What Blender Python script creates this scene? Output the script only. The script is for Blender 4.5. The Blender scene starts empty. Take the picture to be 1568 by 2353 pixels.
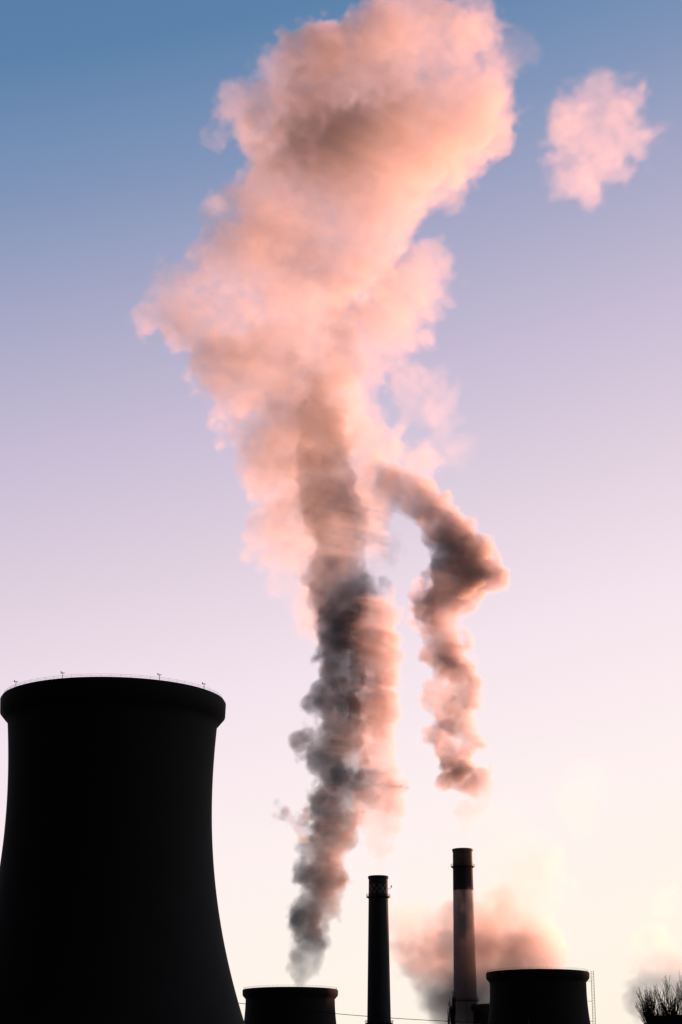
import bpy, math, random, time
import numpy as np
from mathutils import Vector
T0=time.time()
random.seed(4)
sc=bpy.context.scene
# ---------------------------------------------------------------- camera
F=4350.0; W=1568.0; H=2353.0; TH=math.radians(17.8); CZ=1.7
cd=bpy.data.cameras.new("camera"); cam=bpy.data.objects.new("camera",cd)
sc.collection.objects.link(cam); sc.camera=cam
cam.location=(0,0,CZ); cam.rotation_euler=(math.radians(90)+TH,0,0)
cd.sensor_fit='VERTICAL'; cd.sensor_height=36; cd.lens=36*F/H; cd.clip_end=60000; cd.clip_start=0.5
sc.view_settings.view_transform='Standard'; sc.view_settings.look='None'; sc.view_settings.exposure=0
C_,S_=math.cos(TH),math.sin(TH)
def pixel_to_world(u,v,Y):  # places a frame pixel u, v at depth Y in the world
    """frame pixel (u across, v down) at depth Y metres -> world position, metres per pixel"""
    a=(u-W/2)/F; b=-(v-H/2)/F
    d=(a, C_-b*S_, S_+b*C_); k=Y/d[1]
    return (d[0]*k, Y, CZ+d[2]*k), k/F
def lin(c):
    return tuple(((x/255)/12.92 if x/255<=0.04045 else ((x/255+0.055)/1.055)**2.4) for x in c)
# ---------------------------------------------------------------- world
SUN_AZ=math.radians(40); SUN_EL=math.radians(5)
w=bpy.data.worlds.new("World"); sc.world=w; w.use_nodes=True
nt=w.node_tree; nt.nodes.clear(); N=nt.nodes.new; L=nt.links.new
def M(op,a,b=None,clamp=False):
    n=N('ShaderNodeMath'); n.operation=op; n.use_clamp=clamp
    for i,x in enumerate((a,b)):
        if x is None: continue
        if isinstance(x,(int,float)): n.inputs[i].default_value=x
        else: L(x,n.inputs[i])
    return n.outputs[0]
tc=N('ShaderNodeTexCoord'); sp=N('ShaderNodeSeparateXYZ'); L(tc.outputs['Generated'],sp.inputs[0])
el=M('DIVIDE',M('ARCSINE',sp.outputs[2]),math.pi/2)
xc=M('MAXIMUM',M('MINIMUM',sp.outputs[0],0.3),-0.3)
t=M('SUBTRACT',el,M('MULTIPLY',xc,0.15),True)
cr=N('ShaderNodeValToRGB'); L(t,cr.inputs[0]); r=cr.color_ramp
stops=[(0,(255,243,226)),(4,(255,244,233)),(8,(254,241,240)),(13,(244,228,237)),(17,(226,210,224)),(21,(203,191,214)),
(25,(172,171,200)),(29,(130,150,186)),(33,(92,130,171)),(50,(50,90,145)),(90,(30,60,110))]
while len(r.elements)>1: r.elements.remove(r.elements[-1])
for i,(e,c) in enumerate(stops):
    q=r.elements[0] if i==0 else r.elements.new(e/90)
    q.position=e/90; q.color=(*lin(c),1)
vm=N('ShaderNodeVectorMath'); vm.operation='DOT_PRODUCT'; L(tc.outputs['Generated'],vm.inputs[0])
vm.inputs[1].default_value=(math.sin(math.radians(20)),math.cos(math.radians(20)),0)
mr=N('ShaderNodeMapRange'); mr.interpolation_type='SMOOTHSTEP'; L(vm.outputs['Value'],mr.inputs[0])
for i,x in enumerate((-0.35,0.6,0.05,1.0)): mr.inputs[i+1].default_value=x
b1=N('ShaderNodeBackground'); L(cr.outputs[0],b1.inputs[0]); L(mr.outputs[0],b1.inputs[1])
sky=N('ShaderNodeTexSky'); sky.sky_type='NISHITA'; sky.sun_disc=False; sky.sun_elevation=SUN_EL; sky.sun_rotation=SUN_AZ
b2=N('ShaderNodeBackground'); L(sky.outputs[0],b2.inputs[0]); b2.inputs[1].default_value=0.0015
ad=N('ShaderNodeAddShader'); L(b1.outputs[0],ad.inputs[0]); L(b2.outputs[0],ad.inputs[1])
ow=N('ShaderNodeOutputWorld'); L(ad.outputs[0],ow.inputs[0])
# ---------------------------------------------------------------- sun
sl=bpy.data.lights.new("sun",'SUN'); so=bpy.data.objects.new("sun",sl); sc.collection.objects.link(so)
sl.energy=13.5; sl.angle=math.radians(0.5); sl.color=(1.0,0.41,0.235)
sd=Vector((math.sin(SUN_AZ)*math.cos(SUN_EL),math.cos(SUN_AZ)*math.cos(SUN_EL),math.sin(SUN_EL)))
so.rotation_euler=sd.to_track_quat('Z','Y').to_euler()
# ---------------------------------------------------------------- materials
def mat(name,c,rough=0.9,c2=None,scale=1.0,bump=0.0,metal=0.0):
    m=bpy.data.materials.new(name); m.use_nodes=True; t=m.node_tree; b=t.nodes['Principled BSDF']
    b.inputs['Roughness'].default_value=rough; b.inputs['Metallic'].default_value=metal
    b.inputs['Specular IOR Level'].default_value=0.15
    if c2 is None: c2=tuple(x*0.7 for x in c)
    tc=t.nodes.new('ShaderNodeTexCoord'); n=t.nodes.new('ShaderNodeTexNoise'); n.inputs['Scale'].default_value=scale; n.inputs['Detail'].default_value=6
    t.links.new(tc.outputs['Object'],n.inputs[0])
    mp=t.nodes.new('ShaderNodeMix'); mp.data_type='RGBA'; t.links.new(n.outputs[0],mp.inputs[0])
    mp.inputs[6].default_value=(*c,1); mp.inputs[7].default_value=(*c2,1); t.links.new(mp.outputs[2],b.inputs[0])
    if bump:
        bp=t.nodes.new('ShaderNodeBump'); bp.inputs['Strength'].default_value=bump; t.links.new(n.outputs[0],bp.inputs['Height']); t.links.new(bp.outputs[0],b.inputs['Normal'])
    return m
CONC=mat("sooty_concrete",(0.035,0.034,0.032),scale=0.15,bump=0.2)
CHD=mat("dark_chimney_concrete",(0.08,0.09,0.10),scale=0.3)
CHW=mat("pale_chimney_paint",(0.8,0.82,0.82),c2=(0.62,0.64,0.62),scale=0.12)
CHG=mat("chimney_grime",(0.08,0.08,0.06),c2=(0.30,0.29,0.22),scale=0.25)
RED=mat("chimney_white_check",(0.3,0.3,0.29))
STEEL=mat("dark_steel",(0.05,0.05,0.05),0.6,metal=0.3)
GRND=mat("ground_soil",(0.05,0.045,0.035),c2=(0.03,0.035,0.02),scale=0.02)
BARK=mat("bark",(0.05,0.04,0.035),scale=3)
# ---------------------------------------------------------------- helpers
def empty(name,loc):
    e=bpy.data.objects.new(name,None); e.location=loc; sc.collection.objects.link(e); return e
def mkobj(name,vs,fs,mats,parent=None,mi=None,smooth=True):
    me=bpy.data.meshes.new(name); me.from_pydata(vs,[],fs)
    for m in mats: me.materials.append(m)
    if mi: me.polygons.foreach_set('material_index',mi)
    if smooth: me.polygons.foreach_set('use_smooth',[True]*len(fs))
    me.update(); o=bpy.data.objects.new(name,me); sc.collection.objects.link(o)
    if parent: o.parent=parent
    return o
def lathe(name,prof,seg,mats,parent,mfun=None,smooth=True):
    vs=[];fs=[];mi=[]
    for (r,z) in prof:
        for s in range(seg):
            a=2*math.pi*s/seg; vs.append((r*math.cos(a),r*math.sin(a),z))
    for i in range(len(prof)-1):
        for s in range(seg):
            s2=(s+1)%seg; fs.append((i*seg+s,i*seg+s2,(i+1)*seg+s2,(i+1)*seg+s)); mi.append(mfun(i,s) if mfun else 0)
    return mkobj(name,vs,fs,mats,parent,mi,smooth)
def bars(name,segs,rad,mat_,parent=None,n=6):
    vs=[];fs=[]
    for sg in segs:
        p,q=Vector(sg[0]),Vector(sg[1]); r0,r1=(sg[2],sg[3]) if len(sg)>2 else (rad,rad)
        d=(q-p).normalized(); a=d.orthogonal().normalized(); b=d.cross(a); k=len(vs)
        for P,R in ((p,r0),(q,r1)):
            for s in range(n):
                t=2*math.pi*s/n; vs.append(P+a*math.cos(t)*R+b*math.sin(t)*R)
        for s in range(n): fs.append((k+s,k+(s+1)%n,k+n+(s+1)%n,k+n+s))
        fs.append(tuple(k+s for s in range(n))[::-1]); fs.append(tuple(k+n+s for s in range(n)))
    return mkobj(name,vs,fs,[mat_],parent,smooth=False)
def railing(name,R,z,h,n,rad,parent,wob=0.0):
    sg=[];pts=[(R*math.cos(2*math.pi*i/n),R*math.sin(2*math.pi*i/n)) for i in range(n)]
    for i in range(n):
        a=pts[i];b=pts[(i+1)%n]
        sg.append(((*a,z),(*a,z+h)))
        sg.append(((*a,z+h),(*b,z+h))); sg.append(((*a,z+h*0.5),(*b,z+h*0.5)))
    return bars(name,sg,rad,STEEL,parent,4)
# ---------------------------------------------------------------- cooling towers
def tower(X,Y,zt,k,prof,rail=0.05,rh=0.9,lamps=()):
    e=empty("cooling_tower",(X,Y,0))
    pr=sorted(prof,key=lambda p:p[1]); Z=[p[1] for p in pr]; R=[p[0] for p in pr]
    zz=np.linspace(Z[0],Z[-1],48); c=np.polyfit(Z,R,4); rr=np.polyval(c,zz)
    p=[(float(a),float(b)) for a,b in zip(rr,zz)]
    rt=p[-1][0]; out=p[:]
    out+=[(rt+0.5*k,zz[-1]+0.5*k),(rt+1.5*k,zz[-1]+1.7*k),(rt+1.6*k,zt-0.5*k),(rt+1.35*k,zt-0.1*k),(rt+1.1*k,zt),(rt-0.3*k,zt),(rt-0.6*k,zz[-1])]
    out+=[(a-0.7*k,b) for a,b in p[::-1]]+[p[0]]
    lathe("shell",out,160,[CONC],e)
    sg=[];n=36
    for i in range(n):
        a0=2*math.pi*i/n;r0=p[0][0]-0.3
        for da in (-0.08,0.08):
            sg.append(((r0*math.cos(a0),r0*math.sin(a0),Z[0]+0.2),((r0+1.8)*math.cos(a0+da),(r0+1.8)*math.sin(a0+da),0)))
    bars("support_columns",sg,0.45*k,CONC,e,8)
    lathe("basin",[(r0+3.2,0),(r0+3.2,1.2),(r0+2.6,1.2),(r0+2.6,0.1)],96,[CONC],e)
    railing("rim_railing",rt+1.0*k,zt-0.02,rh,72,rail,e)
    sg=[]
    for a in lamps:
        a=math.radians(a);x=(rt+0.9)*math.cos(a);y=(rt+0.9)*math.sin(a)
        sg.append(((x,y,zt),(x,y,zt+1.1),0.05,0.05)); sg.append(((x-0.35,y,zt+1.0),(x+0.35,y,zt+1.0),0.06,0.06))
        sg.append(((x-0.3,y,zt+1.0),(x-0.3,y,zt+1.3),0.1,0.1))
    if sg: bars("warning_lamps",sg,0.06,STEEL,e)
    return e,rt
bigprof=[(31.0,5.5),(28.6,11),(25.9,18.3),(22.5,30),(20.3,41.8),(19.2,52),(19.1,58),(19.3,65),(19.75,73.2)]
(p,_)=pixel_to_world(262,1611,355)
tower(p[0],355,77.8,1.0,bigprof,0.018,0.55,(216,250,300,330))
def small(u,Y,zt,R):
    s=R/21.4
    prof=[(31.5,5.0),(28.3,12),(25.3,20),(22.4,30),(20.6,39),(19.9,46),(19.6,zt-4.0-0)]
    prof=[(a*s,b) for a,b in prof]
    (p,_)=pixel_to_world(u,2280,Y); return tower(p[0],Y,zt,0.9,prof,0.035,0.8)
small(667.5,850,55.7,21.2)
e_r,rt=small(1237,800,59.4,21.6)
small(1139,1010,57.8,21.2)
small(1566,1110,57.5,21.2)
sg=[];x0=rt+2.2
for a in (0,1): sg.append(((x0+a*1.1,-0.0,0),(x0+a*1.1,0,60.2),0.09,0.09))
for i in range(100): sg.append(((x0,0,0.6*i+0.3),(x0+1.1,0,0.6*i+0.3),0.05,0.05))
for z in (20,30,40,48,56): sg.append(((x0-6,0,z),(x0,0,z),0.08,0.08))
bars("access_ladder",sg,0.05,STEEL,e_r)
# ---------------------------------------------------------------- chimneys
def chimney(u,Y,zt,rt,rb,style):
    (p,_)=pixel_to_world(u,2100,Y); e=empty("industrial_chimney",(p[0],Y,0))
    def R(z): return rb+(rt-rb)*(z/zt)**0.8
    if style==1:
        zs=[0,20,44,60,75,90,zt-8.5,zt-7,zt-5.5,zt-4,zt-1.2]
        mf=lambda i,s:(1 if ((i+s//2)%2 and 6<=i<=8) else 0); ms=[CHD,RED]
    else:
        zs=[0,30,60,80,95,108,zt-21.5,zt-19,zt-14,zt-9.5,zt-5,zt-1.2]
        mf=lambda i,s:(0 if i<6 else (1 if i<9 else 2)); ms=[CHW,CHD,CHG]
    pr=[(R(z),z) for z in zs]
    lathe("shaft",pr,40,ms,e,mf)
    lathe("cap_ring",[(R(zt)-0.05,zt-1.5),(R(zt)+0.35,zt-1.2),(R(zt)+0.35,zt-0.1),(R(zt),zt),(R(zt)-0.7,zt),(R(zt)-0.7,zt-8)],40,[CHD if style==1 else CHG],e)
    for zp in ([zt-9.6,44] if style==1 else [zt-9.2,60]):
        lathe("gallery_deck",[(R(zp)-0.1,zp-0.9),(R(zp)+1.0,zp-0.2),(R(zp)+1.1,zp),(R(zp)-0.1,zp+0.05)],40,[STEEL],e)
        railing("gallery_railing",R(zp)+1.0,zp,1.2,24,0.06,e)
    sg=[]
    for a in (-0.35,0.35): sg.append(((a,-R(0)-0.6,0),(a,-R(zt)-0.5,zt-2),0.06,0.06))
    for i in range(int(zt)//1-3): 
        z=i+1.0; y=-(R(0)+0.6+(R(zt)-R(0)-0.1)*z/zt); sg.append(((-0.35,y,z),(0.35,y,z),0.04,0.04))
    bars("ladder",sg,0.05,STEEL,e,4)
    if style==1:
        bars("aviation_lamp",[((R(zt)+0.9,0,zt-6),(R(zt)+1.7,0,zt-5.2),0.1,0.1),((R(zt)+1.7,0,zt-5.2),(R(zt)+1.7,0,zt-4.3),0.25,0.25),((R(zt)-.2,0,zt-6),(R(zt)+0.9,0,zt-6),0.08,0.08)],0.1,STEEL,e)
    return e
chimney(870,900,110.8,4.45,6.4,1)
chimney(1066,1000,137.0,5.1,6.9,2)
# ---------------------------------------------------------------- ground, and an unseen ridge added to keep low sun off the towers
g=mkobj("ground",[(-30000,-3000,0),(30000,-3000,0),(30000,50000,0),(-30000,50000,0)],[(0,1,2,3)],[GRND],smooth=False)
rng0=np.random.default_rng(9)
DR=3000.0; cx=DR*math.sin(SUN_AZ); cy=900+DR*math.cos(SUN_AZ); ax=Vector((math.cos(SUN_AZ),-math.sin(SUN_AZ),0)); ay=Vector((math.sin(SUN_AZ),math.cos(SUN_AZ),0))
vs=[];fs=[];nu,nv=110,31
ph=rng0.uniform(0,6.28,12)
for j in range(nv):
    for i in range(nu):
        s=-750+ (2750)*i/(nu-1); tt=-900+1800*j/(nv-1)
        RH=66+DR*math.tan(SUN_EL)+75*min(1,max(0,(s-150)/90))
        prof_=max(0,1-abs(tt)/900)**1.2
        ends=min(1,(s+750)/160)*min(1,(2000-s)/500)
        hgt=RH*prof_*max(0,ends)**0.6*(1+0.014*math.sin(s/90+ph[0])+0.01*math.sin(s/37+ph[1])+0.006*math.sin(s/17+tt/50+ph[2]))
        hgt+=prof_*12*math.sin(tt/80+s/110)*(abs(tt)>80)
        P=Vector((cx,cy,0))+ax*s+ay*tt; vs.append((P.x,P.y,hgt-1))
for j in range(nv-1):
    for i in range(nu-1): fs.append((j*nu+i,j*nu+i+1,(j+1)*nu+i+1,(j+1)*nu+i))
mkobj("unseen_shade_ridge",vs,fs,[GRND])  # made-up terrain outside the frame, shaped to cast shadow over the low parts
# ---------------------------------------------------------------- power line
(pa,_)=pixel_to_world(395,2283,700); (pb,_)=pixel_to_world(1215,2352,700)
e=empty("power_line",(0,0,0))
pts=[]
for i in range(33):
    s=i/32; q=Vector(pa).lerp(Vector(pb),s); q.z-=2.2*4*s*(1-s); pts.append(q)
bars("cable",[(pts[i],pts[i+1]) for i in range(32)],0.11,STEEL,e,5)
for q in (pa,pb):
    bars("pole",[((q[0],q[1],0),(q[0],q[1],q[2]+1.5),0.35,0.18),((q[0],q[1]-1.5,q[2]),(q[0],q[1]+1.5,q[2]),0.1,0.1)],0.1,STEEL,e,8)
# ---------------------------------------------------------------- bare trees
def bare_tree(name,X,Y,h,spread,seed,depth=6,up=0.25,p_=0.62):
    rnd=random.Random(seed); sg=[]
    def grow(p,d,l,r,k):
        n=3; q=p
        for i in range(n):
            d=(d+Vector((rnd.gauss(0,.09)*spread,rnd.gauss(0,.09)*spread,rnd.gauss(0.03,.05)+up*0.2))).normalized()
            q2=q+d*(l/n); r2=r*(1-0.12); sg.append((q,q2,r,r2)); q=q2;r=r2
            if k>0 and (i>0 or k<depth):
                for _ in range(2 if k<depth-1 else 3):
                    a=rnd.uniform(0,2*math.pi); tilt=rnd.uniform(0.25,0.6)*spread
                    o=Vector((math.cos(a),math.sin(a),0)); nd=(d*math.cos(tilt)+o*math.sin(tilt)+Vector((0,0,up))).normalized()
                    if rnd.random()<p_: grow(q,nd,l*rnd.uniform(0.5,0.75),r*0.6,k-1)
        if k>0: grow(q,d,l*0.7,r*0.85,k-1)
    grow(Vector((0,0,0)),Vector((0,0,1)),h*0.34,h*0.016,depth)
    tip=max(sg,key=lambda s:s[1].z)[1]; f=h/tip.z
    sg=[(a*f,b*f,max(c,0.016),max(d,0.013)) for a,b,c,d in sg]
    o=bars(name,sg,0.1,BARK,None,4); o.location=(X-tip.x*f,Y,0); return o
(p,_)=pixel_to_world(1532,2240,230); bare_tree("bare_tree",p[0],230,p[2],0.9,3,depth=5,p_=0.64,up=0.22)
(p,_)=pixel_to_world(1566,2228,235); bare_tree("bare_tree",p[0],235,p[2],0.9,8,depth=5,p_=0.64,up=0.22)
(p,_)=pixel_to_world(1048,2272,420); bare_tree("bare_tree",p[0],420,p[2],0.3,5,depth=5,up=0.6)
# ---------------------------------------------------------------- smoke volumes
def bspline_w(n,cells,off):
    x=np.linspace(0,cells,n)+off; i=np.floor(x).astype(int); f=x-i
    Wm=np.zeros((n,int(math.ceil(cells))+5),np.float32); rr=np.arange(n)
    Wm[rr,i]=(1-f)**3/6; Wm[rr,i+1]=(3*f**3-6*f**2+4)/6; Wm[rr,i+2]=(-3*f**3+3*f**2+3*f+1)/6; Wm[rr,i+3]=f**3/6
    return Wm
def noise(shape,size,cell,rng):
    Ws=[bspline_w(shape[a],size[a]/cell,rng.random()) for a in range(3)]
    Lt=rng.uniform(-1,1,[q.shape[1] for q in Ws]).astype(np.float32)
    A=np.tensordot(Ws[0],Lt,(1,0)); A=np.tensordot(A,Ws[1],(1,1)).transpose(0,2,1); A=np.tensordot(A,Ws[2],(2,1))
    return (A*2.6).astype(np.float32)
def smoke(name,blobs,Ydef,vox,dens,edge,warp,bil,k,color,aniso,seed,var=0.5,margin=6,rs=1.0,sat=(6,0.38)):
    rng=np.random.default_rng(seed)
    B=[]
    for b in blobs:
        u,v,r=b[:3]; wgt=b[3] if len(b)>3 else 1.0; Y=b[4] if len(b)>4 else Ydef
        p,m=pixel_to_world(u,v,Y); B.append((p[0],p[1],p[2],r*m*rs,wgt))
        for _ in range(sat[0]):          # smaller billows riding on each puff
            d=rng.normal(size=3); d/=np.linalg.norm(d); R_=r*m*rs; rr=R_*sat[1]*rng.uniform(0.6,1.25)
            B.append((p[0]+d[0]*R_*0.85,p[1]+d[1]*R_*0.85,p[2]+d[2]*R_*0.85,rr,wgt))
    B=np.array(B,np.float32)
    lo=(B[:,:3]-B[:,3:4]).min(0)-margin; hi=(B[:,:3]+B[:,3:4]).max(0)+margin
    n=np.ceil((hi-lo)/vox).astype(int)+1; hi=lo+(n-1)*vox; size=hi-lo
    sh=tuple(int(x) for x in n[::-1]); sz=tuple(float(x) for x in size[::-1])
    z,y,x=[np.linspace(lo[a],hi[a],n[a],dtype=np.float32) for a in (2,1,0)]
    PX=np.broadcast_to(x[None,None,:],sh).copy(); PY=np.broadcast_to(y[None,:,None],sh).copy(); PZ=np.broadcast_to(z[:,None,None],sh).copy()
    wm=0
    for cell,amp in warp:
        for P in (PX,PY,PZ): P+=amp*noise(sh,sz,cell,rng)
        wm+=amp
    S=np.full(sh,math.exp(-14),np.float32); D=np.zeros(sh,np.float32)
    mg=k*6+wm*1.3
    for bx,by,bz,r,wg in B:
        sl=[]
        for c,l0,nn in ((bz,lo[2],n[2]),(by,lo[1],n[1]),(bx,lo[0],n[0])):
            a=max(0,int((c-r-mg-l0)/vox)); b=min(nn,int((c+r+mg-l0)/vox)+2); sl.append(slice(a,b))
        sl=tuple(sl)
        d=np.sqrt((PX[sl]-bx)**2+(PY[sl]-by)**2+(PZ[sl]-bz)**2)-r
        e=np.exp(-np.clip(d/k,-12,12)); S[sl]+=e; D[sl]+=e*wg
    D/=S; sdf=-k*np.log(S); del PX,PY,PZ
    for cell,amp in bil: sdf-=amp*(np.abs(noise(sh,sz,cell,rng))*2.2-0.75)
    fine=noise(sh,sz,vox*3.2,rng)
    q=np.clip((-sdf+fine*vox*0.9)/edge,0,1); q=q*q*(3-2*q)
    q*=D*dens*np.clip(1+var*noise(sh,sz,bil[0][0]*1.3,rng)+0.35*var*fine,0.08,3)
    for ax_ in range(3):
        m=np.clip(np.minimum(np.arange(sh[ax_]),sh[ax_]-1-np.arange(sh[ax_]))/4,0,1).astype(np.float32)
        shp=[1,1,1]; shp[ax_]=-1; q*=m.reshape(shp)
    q=q.astype(np.float32).ravel()
    me=bpy.data.meshes.new(name); me.vertices.add(q.size)
    at=me.attributes.new("dens",'FLOAT','POINT'); at.data.foreach_set('value',q)
    o=bpy.data.objects.new(name,me); sc.collection.objects.link(o)
    m=bpy.data.materials.new(name+"_volume"); m.use_nodes=True; tt=m.node_tree; tt.nodes.clear()
    pv=tt.nodes.new('ShaderNodeVolumePrincipled'); pv.inputs['Color'].default_value=(*color,1); pv.inputs['Density'].default_value=1.0; pv.inputs['Anisotropy'].default_value=aniso
    oo=tt.nodes.new('ShaderNodeOutputMaterial'); tt.links.new(pv.outputs[0],oo.inputs['Volume'])
    ng=bpy.data.node_groups.new(name+"_fog",'GeometryNodeTree')
    ng.interface.new_socket("Geometry",in_out='INPUT',socket_type='NodeSocketGeometry'); ng.interface.new_socket("Geometry",in_out='OUTPUT',socket_type='NodeSocketGeometry')
    a=ng.nodes.new; l=ng.links.new
    gi=a('NodeGroupInput'); go=a('NodeGroupOutput'); vc=a('GeometryNodeVolumeCube')
    vc.inputs['Min'].default_value=[float(v) for v in lo]; vc.inputs['Max'].default_value=[float(v) for v in hi]
    for ii,nm in enumerate(('Resolution X','Resolution Y','Resolution Z')): vc.inputs[nm].default_value=int(n[ii])
    pos=a('GeometryNodeInputPosition'); sx=a('ShaderNodeSeparateXYZ'); l(pos.outputs[0],sx.inputs[0])
    def mm(op,A_,B_):
        q_=a('ShaderNodeMath'); q_.operation=op
        for i_,x_ in enumerate((A_,B_)):
            if isinstance(x_,(int,float)): q_.inputs[i_].default_value=x_
            else: l(x_,q_.inputs[i_])
        return q_.outputs[0]
    idx=[mm('FLOOR',mm('ADD',mm('DIVIDE',mm('SUBTRACT',sx.outputs[i],float(lo[i])),float(vox)),0.5),0.0) for i in range(3)]
    ind=mm('ADD',idx[0],mm('MULTIPLY',float(n[0]),mm('ADD',idx[1],mm('MULTIPLY',float(n[1]),idx[2]))))
    si=a('GeometryNodeSampleIndex'); si.data_type='FLOAT'; si.domain='POINT'; si.clamp=True
    na=a('GeometryNodeInputNamedAttribute'); na.data_type='FLOAT'; na.inputs['Name'].default_value="dens"
    l(gi.outputs[0],si.inputs['Geometry']); l(na.outputs['Attribute'],si.inputs['Value']); l(ind,si.inputs['Index'])
    l(si.outputs[0],vc.inputs['Density'])
    sm=a('GeometryNodeSetMaterial'); sm.inputs['Material'].default_value=m; l(vc.outputs[0],sm.inputs['Geometry']); l(sm.outputs[0],go.inputs[0])
    md=o.modifiers.new("fog",'NODES'); md.node_group=ng
    me.materials.append(m)
    print(name,sh,q.size,round(time.time()-T0,1),"s")
    return o
left=[(712,2258,12,.35),(708,2238,24,.5),(695,2200,34,.7),(735,2190,26,.6),(722,2140,44,.9),(715,2090,44),(740,2060,42),(705,2010,40),(745,2000,50),(735,1950,45),(780,1930,40),(765,1885,55),
(755,1835,52),(780,1785,52),(745,1735,42),(716,1705,32),(790,1720,48),(785,1660,45),(765,1600,52),(775,1545,52),(760,1500,50),(775,1450,58,.8,905),(672,1880,22,.8),(645,1874,16,.7),(702,1888,22,.8),
(785,1390,68,.6,912),(770,1320,66,.45,915),(785,1250,60,.35,915),(765,1180,66,.32,915),(745,1110,66,.3,915),(730,1040,64,.3,915),(735,970,56,.28,916),(755,900,52,.26,918),(785,840,50,.24,920),(790,780,40,.2,922)]  # grey blobs carried up the core to put shading into the column
smoke("smoke_plume",left,900,0.62,0.12,2.4,[(14,3.2),(6,1.5)],[(7,1.4),(3.6,1.1),(1.9,0.7)],0.8,(0.88,0.86,0.93),0.15,1,rs=1.06)  # grey-blue colour and low anisotropy imitate a plume out of the sun
mid=[(880,1990,10,.2),(876,1965,16,.25),(880,1945,22,.3),(865,1915,32,.4),(880,1880,38,.55),(850,1880,36,.5),(890,1835,42,.8),(855,1830,40),(870,1780,45),(872,1730,46),(862,1690,46),(880,1660,40),(862,1620,48),(866,1570,46),(862,1520,48),(860,1480,50,.9),(840,1430,60,.6,912),(830,1370,50,.4,918)]
smoke("smoke_plume",mid,908,0.6,0.11,1.8,[(14,2.6),(6,1.4)],[(7,1.3),(3.6,1.1),(1.9,0.7)],0.7,(0.95,0.83,0.87),0.40,2,rs=1.1)
right=[(1066,1940,10,.12),(1070,1912,16,.18),(1068,1885,24,.25),(1060,1860,30,.4),(1090,1850,26,.45),(1085,1805,38,.8),(1045,1775,38),(1020,1730,36,1,998),(1005,1700,30,1,996),(1085,1700,28,1,996),(1055,1720,30,1,998),(1040,1660,40,1,994),(1020,1610,44,1,992),(1060,1590,34,1,990),(1045,1540,44,1,986),(1020,1490,48,1,982),(1010,1440,44,1,977),(985,1395,44,1,972),(950,1365,28,.7,970),(1030,1370,45,1,968),
(1050,1320,65,1,961),(1105,1320,42,1,961),(1080,1270,50,1,956),(1040,1230,58,.9,951),(1000,1190,58,.7,946),(960,1150,58,.5,940),(915,1120,50,.35,936),(1000,1400,45,1,972)]
smoke("smoke_plume",right,1000,0.7,0.115,2.0,[(15,3.0),(7,1.6)],[(8,1.5),(4,1.2),(2.1,0.7)],0.8,(0.90,0.82,0.88),0.36,3,rs=1.08)
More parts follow.
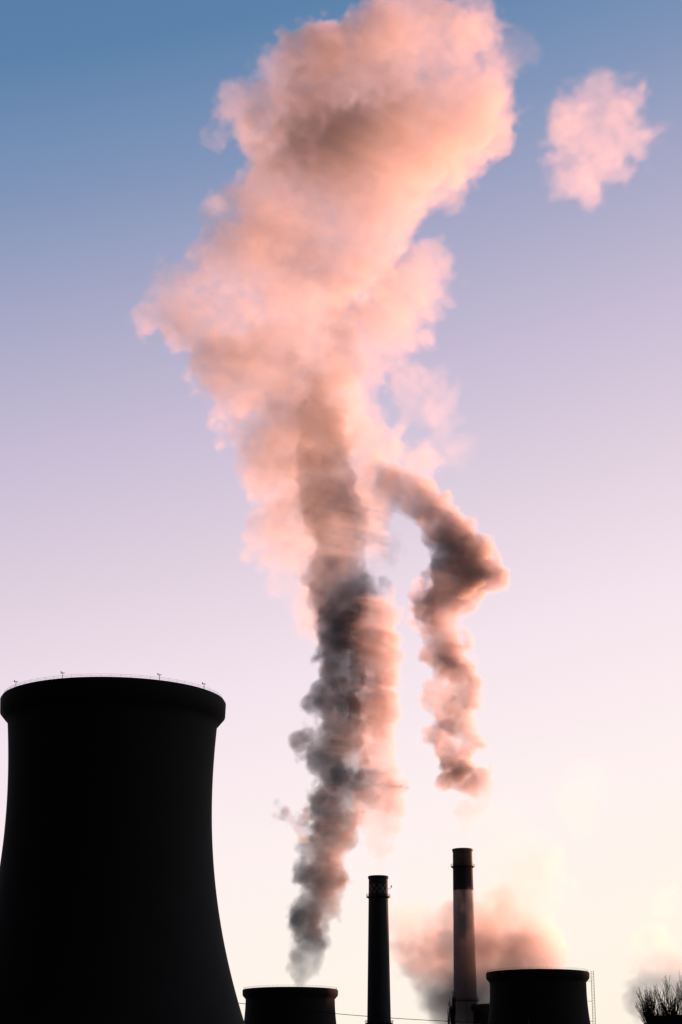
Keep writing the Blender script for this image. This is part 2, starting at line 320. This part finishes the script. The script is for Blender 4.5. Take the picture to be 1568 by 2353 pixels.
up=[(805,1440,75,1),(770,1400,75,1.1),(840,1390,62,1.2),(800,1340,95,1.2),(690,1350,48,.5),(780,1270,100,1.2),(680,1270,68,.7),(830,1250,60,1.3),(770,1190,105,1.2),(650,1190,68,.8),(820,1150,72,1.3),(750,1110,110,1.2),(640,1110,76,1),(870,1055,52,1.5),(730,1040,115,1.3),(625,1030,80,1.1),(800,1010,80,1.4),
(710,960,130,1.3),(595,950,82,1.1),(700,880,130,1.2),(550,880,95,1.1),(830,890,65,1.3),(660,800,150,1),(510,810,95,1),(840,810,80,1.2),(780,780,80,1.2),(600,720,150,1),(450,730,88),(385,722,42,.8),(350,720,22,.5),(740,700,90),(620,640,160,1),(440,640,68),(800,600,120),(680,560,160),(510,550,80),(860,500,115),
(660,470,150),(500,470,50,.9),(820,420,160),(1010,450,68,.6),(1045,490,46,.45),(930,360,150),(700,360,130),(1080,330,90,.6),(600,290,80),(545,250,44,.8),(530,300,30,.4),(720,240,140),(880,250,160),(1040,240,135),(1145,250,58,.35),(640,160,72),(740,160,110),(880,130,120),(1020,130,130),(1115,150,60,.45),
(950,60,100),(1060,70,80),(1090,10,50),(980,0,70),(955,690,80,.65),(1010,665,52,.4),(905,750,75,.8),(900,810,62,.9),(890,860,52,.8),(960,920,50,.4),(1000,970,44,.3),(1035,1030,42,.25),(980,1085,46,.8),(940,1100,44,.9),(900,1130,50,1.1),(1050,1065,32,.25),(1175,130,34,.1),(1210,118,24,.08),
(850,360,60,2.2),(800,420,60,2.2),(730,480,60,2.2),(660,540,60,2.2),(820,770,50,2.2),(780,850,50,2.2),(720,650,50,2),(480,640,40,1.8)]
rnd=random.Random(3)
up=[(a[0],a[1],a[2],(a[3] if len(a)>3 else 1.0),930+rnd.uniform(-1,1)*a[2]*0.09) for a in up]
smoke("steam_cloud",up,930,1.0,0.026,5.0,[(45,5),(18,3.6)],[(20,3.2),(10,2.9),(5,2.3),(2.6,1.5)],2.2,(0.99,0.91,0.88),0.55,4,margin=8,rs=1.015,sat=(3,0.3),var=0.7)
cl=[(1370,310,70),(1370,215,52),(1315,265,62),(1430,255,58),(1290,310,48),(1450,300,55),(1340,400,62),(1400,360,60),(1300,370,38),(1345,430,38)]
smoke("steam_cloud",cl,940,1.0,0.014,8.0,[(24,3.5),(11,2)],[(12,2.8),(6,2.1),(3,1.5)],2.0,(0.98,0.93,0.94),0.55,5,margin=9,sat=(3,0.3),rs=1.04)
low=[(1040,2330,55),(1000,2300,45),(1050,2270,70),(1030,2200,80,.8),(1100,2180,90,.8),(1130,2120,75,.8),(1160,2190,90,.9),(1205,2215,75,.9),(1060,2110,70,.5),(955,2110,60,.35),(970,2190,68,.55),(1250,2190,66,.6),(1190,2260,85),(1100,2270,85),(1010,2240,65),(1190,2110,62,.5),(1235,2130,48,.3),
(1250,2050,56,.22),(1255,1980,46,.18),(1310,1850,58,.1),(1370,1790,42,.08),(1150,1900,58,.1),(1165,1990,66,.12)]
smoke("steam_cloud",low,1005,1.1,0.065,5.5,[(20,3.8),(9,2)],[(10,2.6),(5,1.7),(2.8,1.1)],2.0,(0.97,0.84,0.88),0.48,6,margin=7,rs=1.1)  # pink sky glow put into the scatter colour of the low steam
rt_=[(1490,2310,36),(1500,2270,44),(1530,2250,38,.8),(1490,2215,38,.7),(1560,2280,44,.9),(1500,2160,46,.45),(1530,2080,46,.15)]
smoke("steam_cloud",rt_,1110,1.2,0.055,5.0,[(20,3),(9,1.8)],[(10,2.4),(5,1.6),(2.8,1.0)],2.0,(0.97,0.84,0.88),0.5,7,margin=7)
print("total",time.time()-T0)
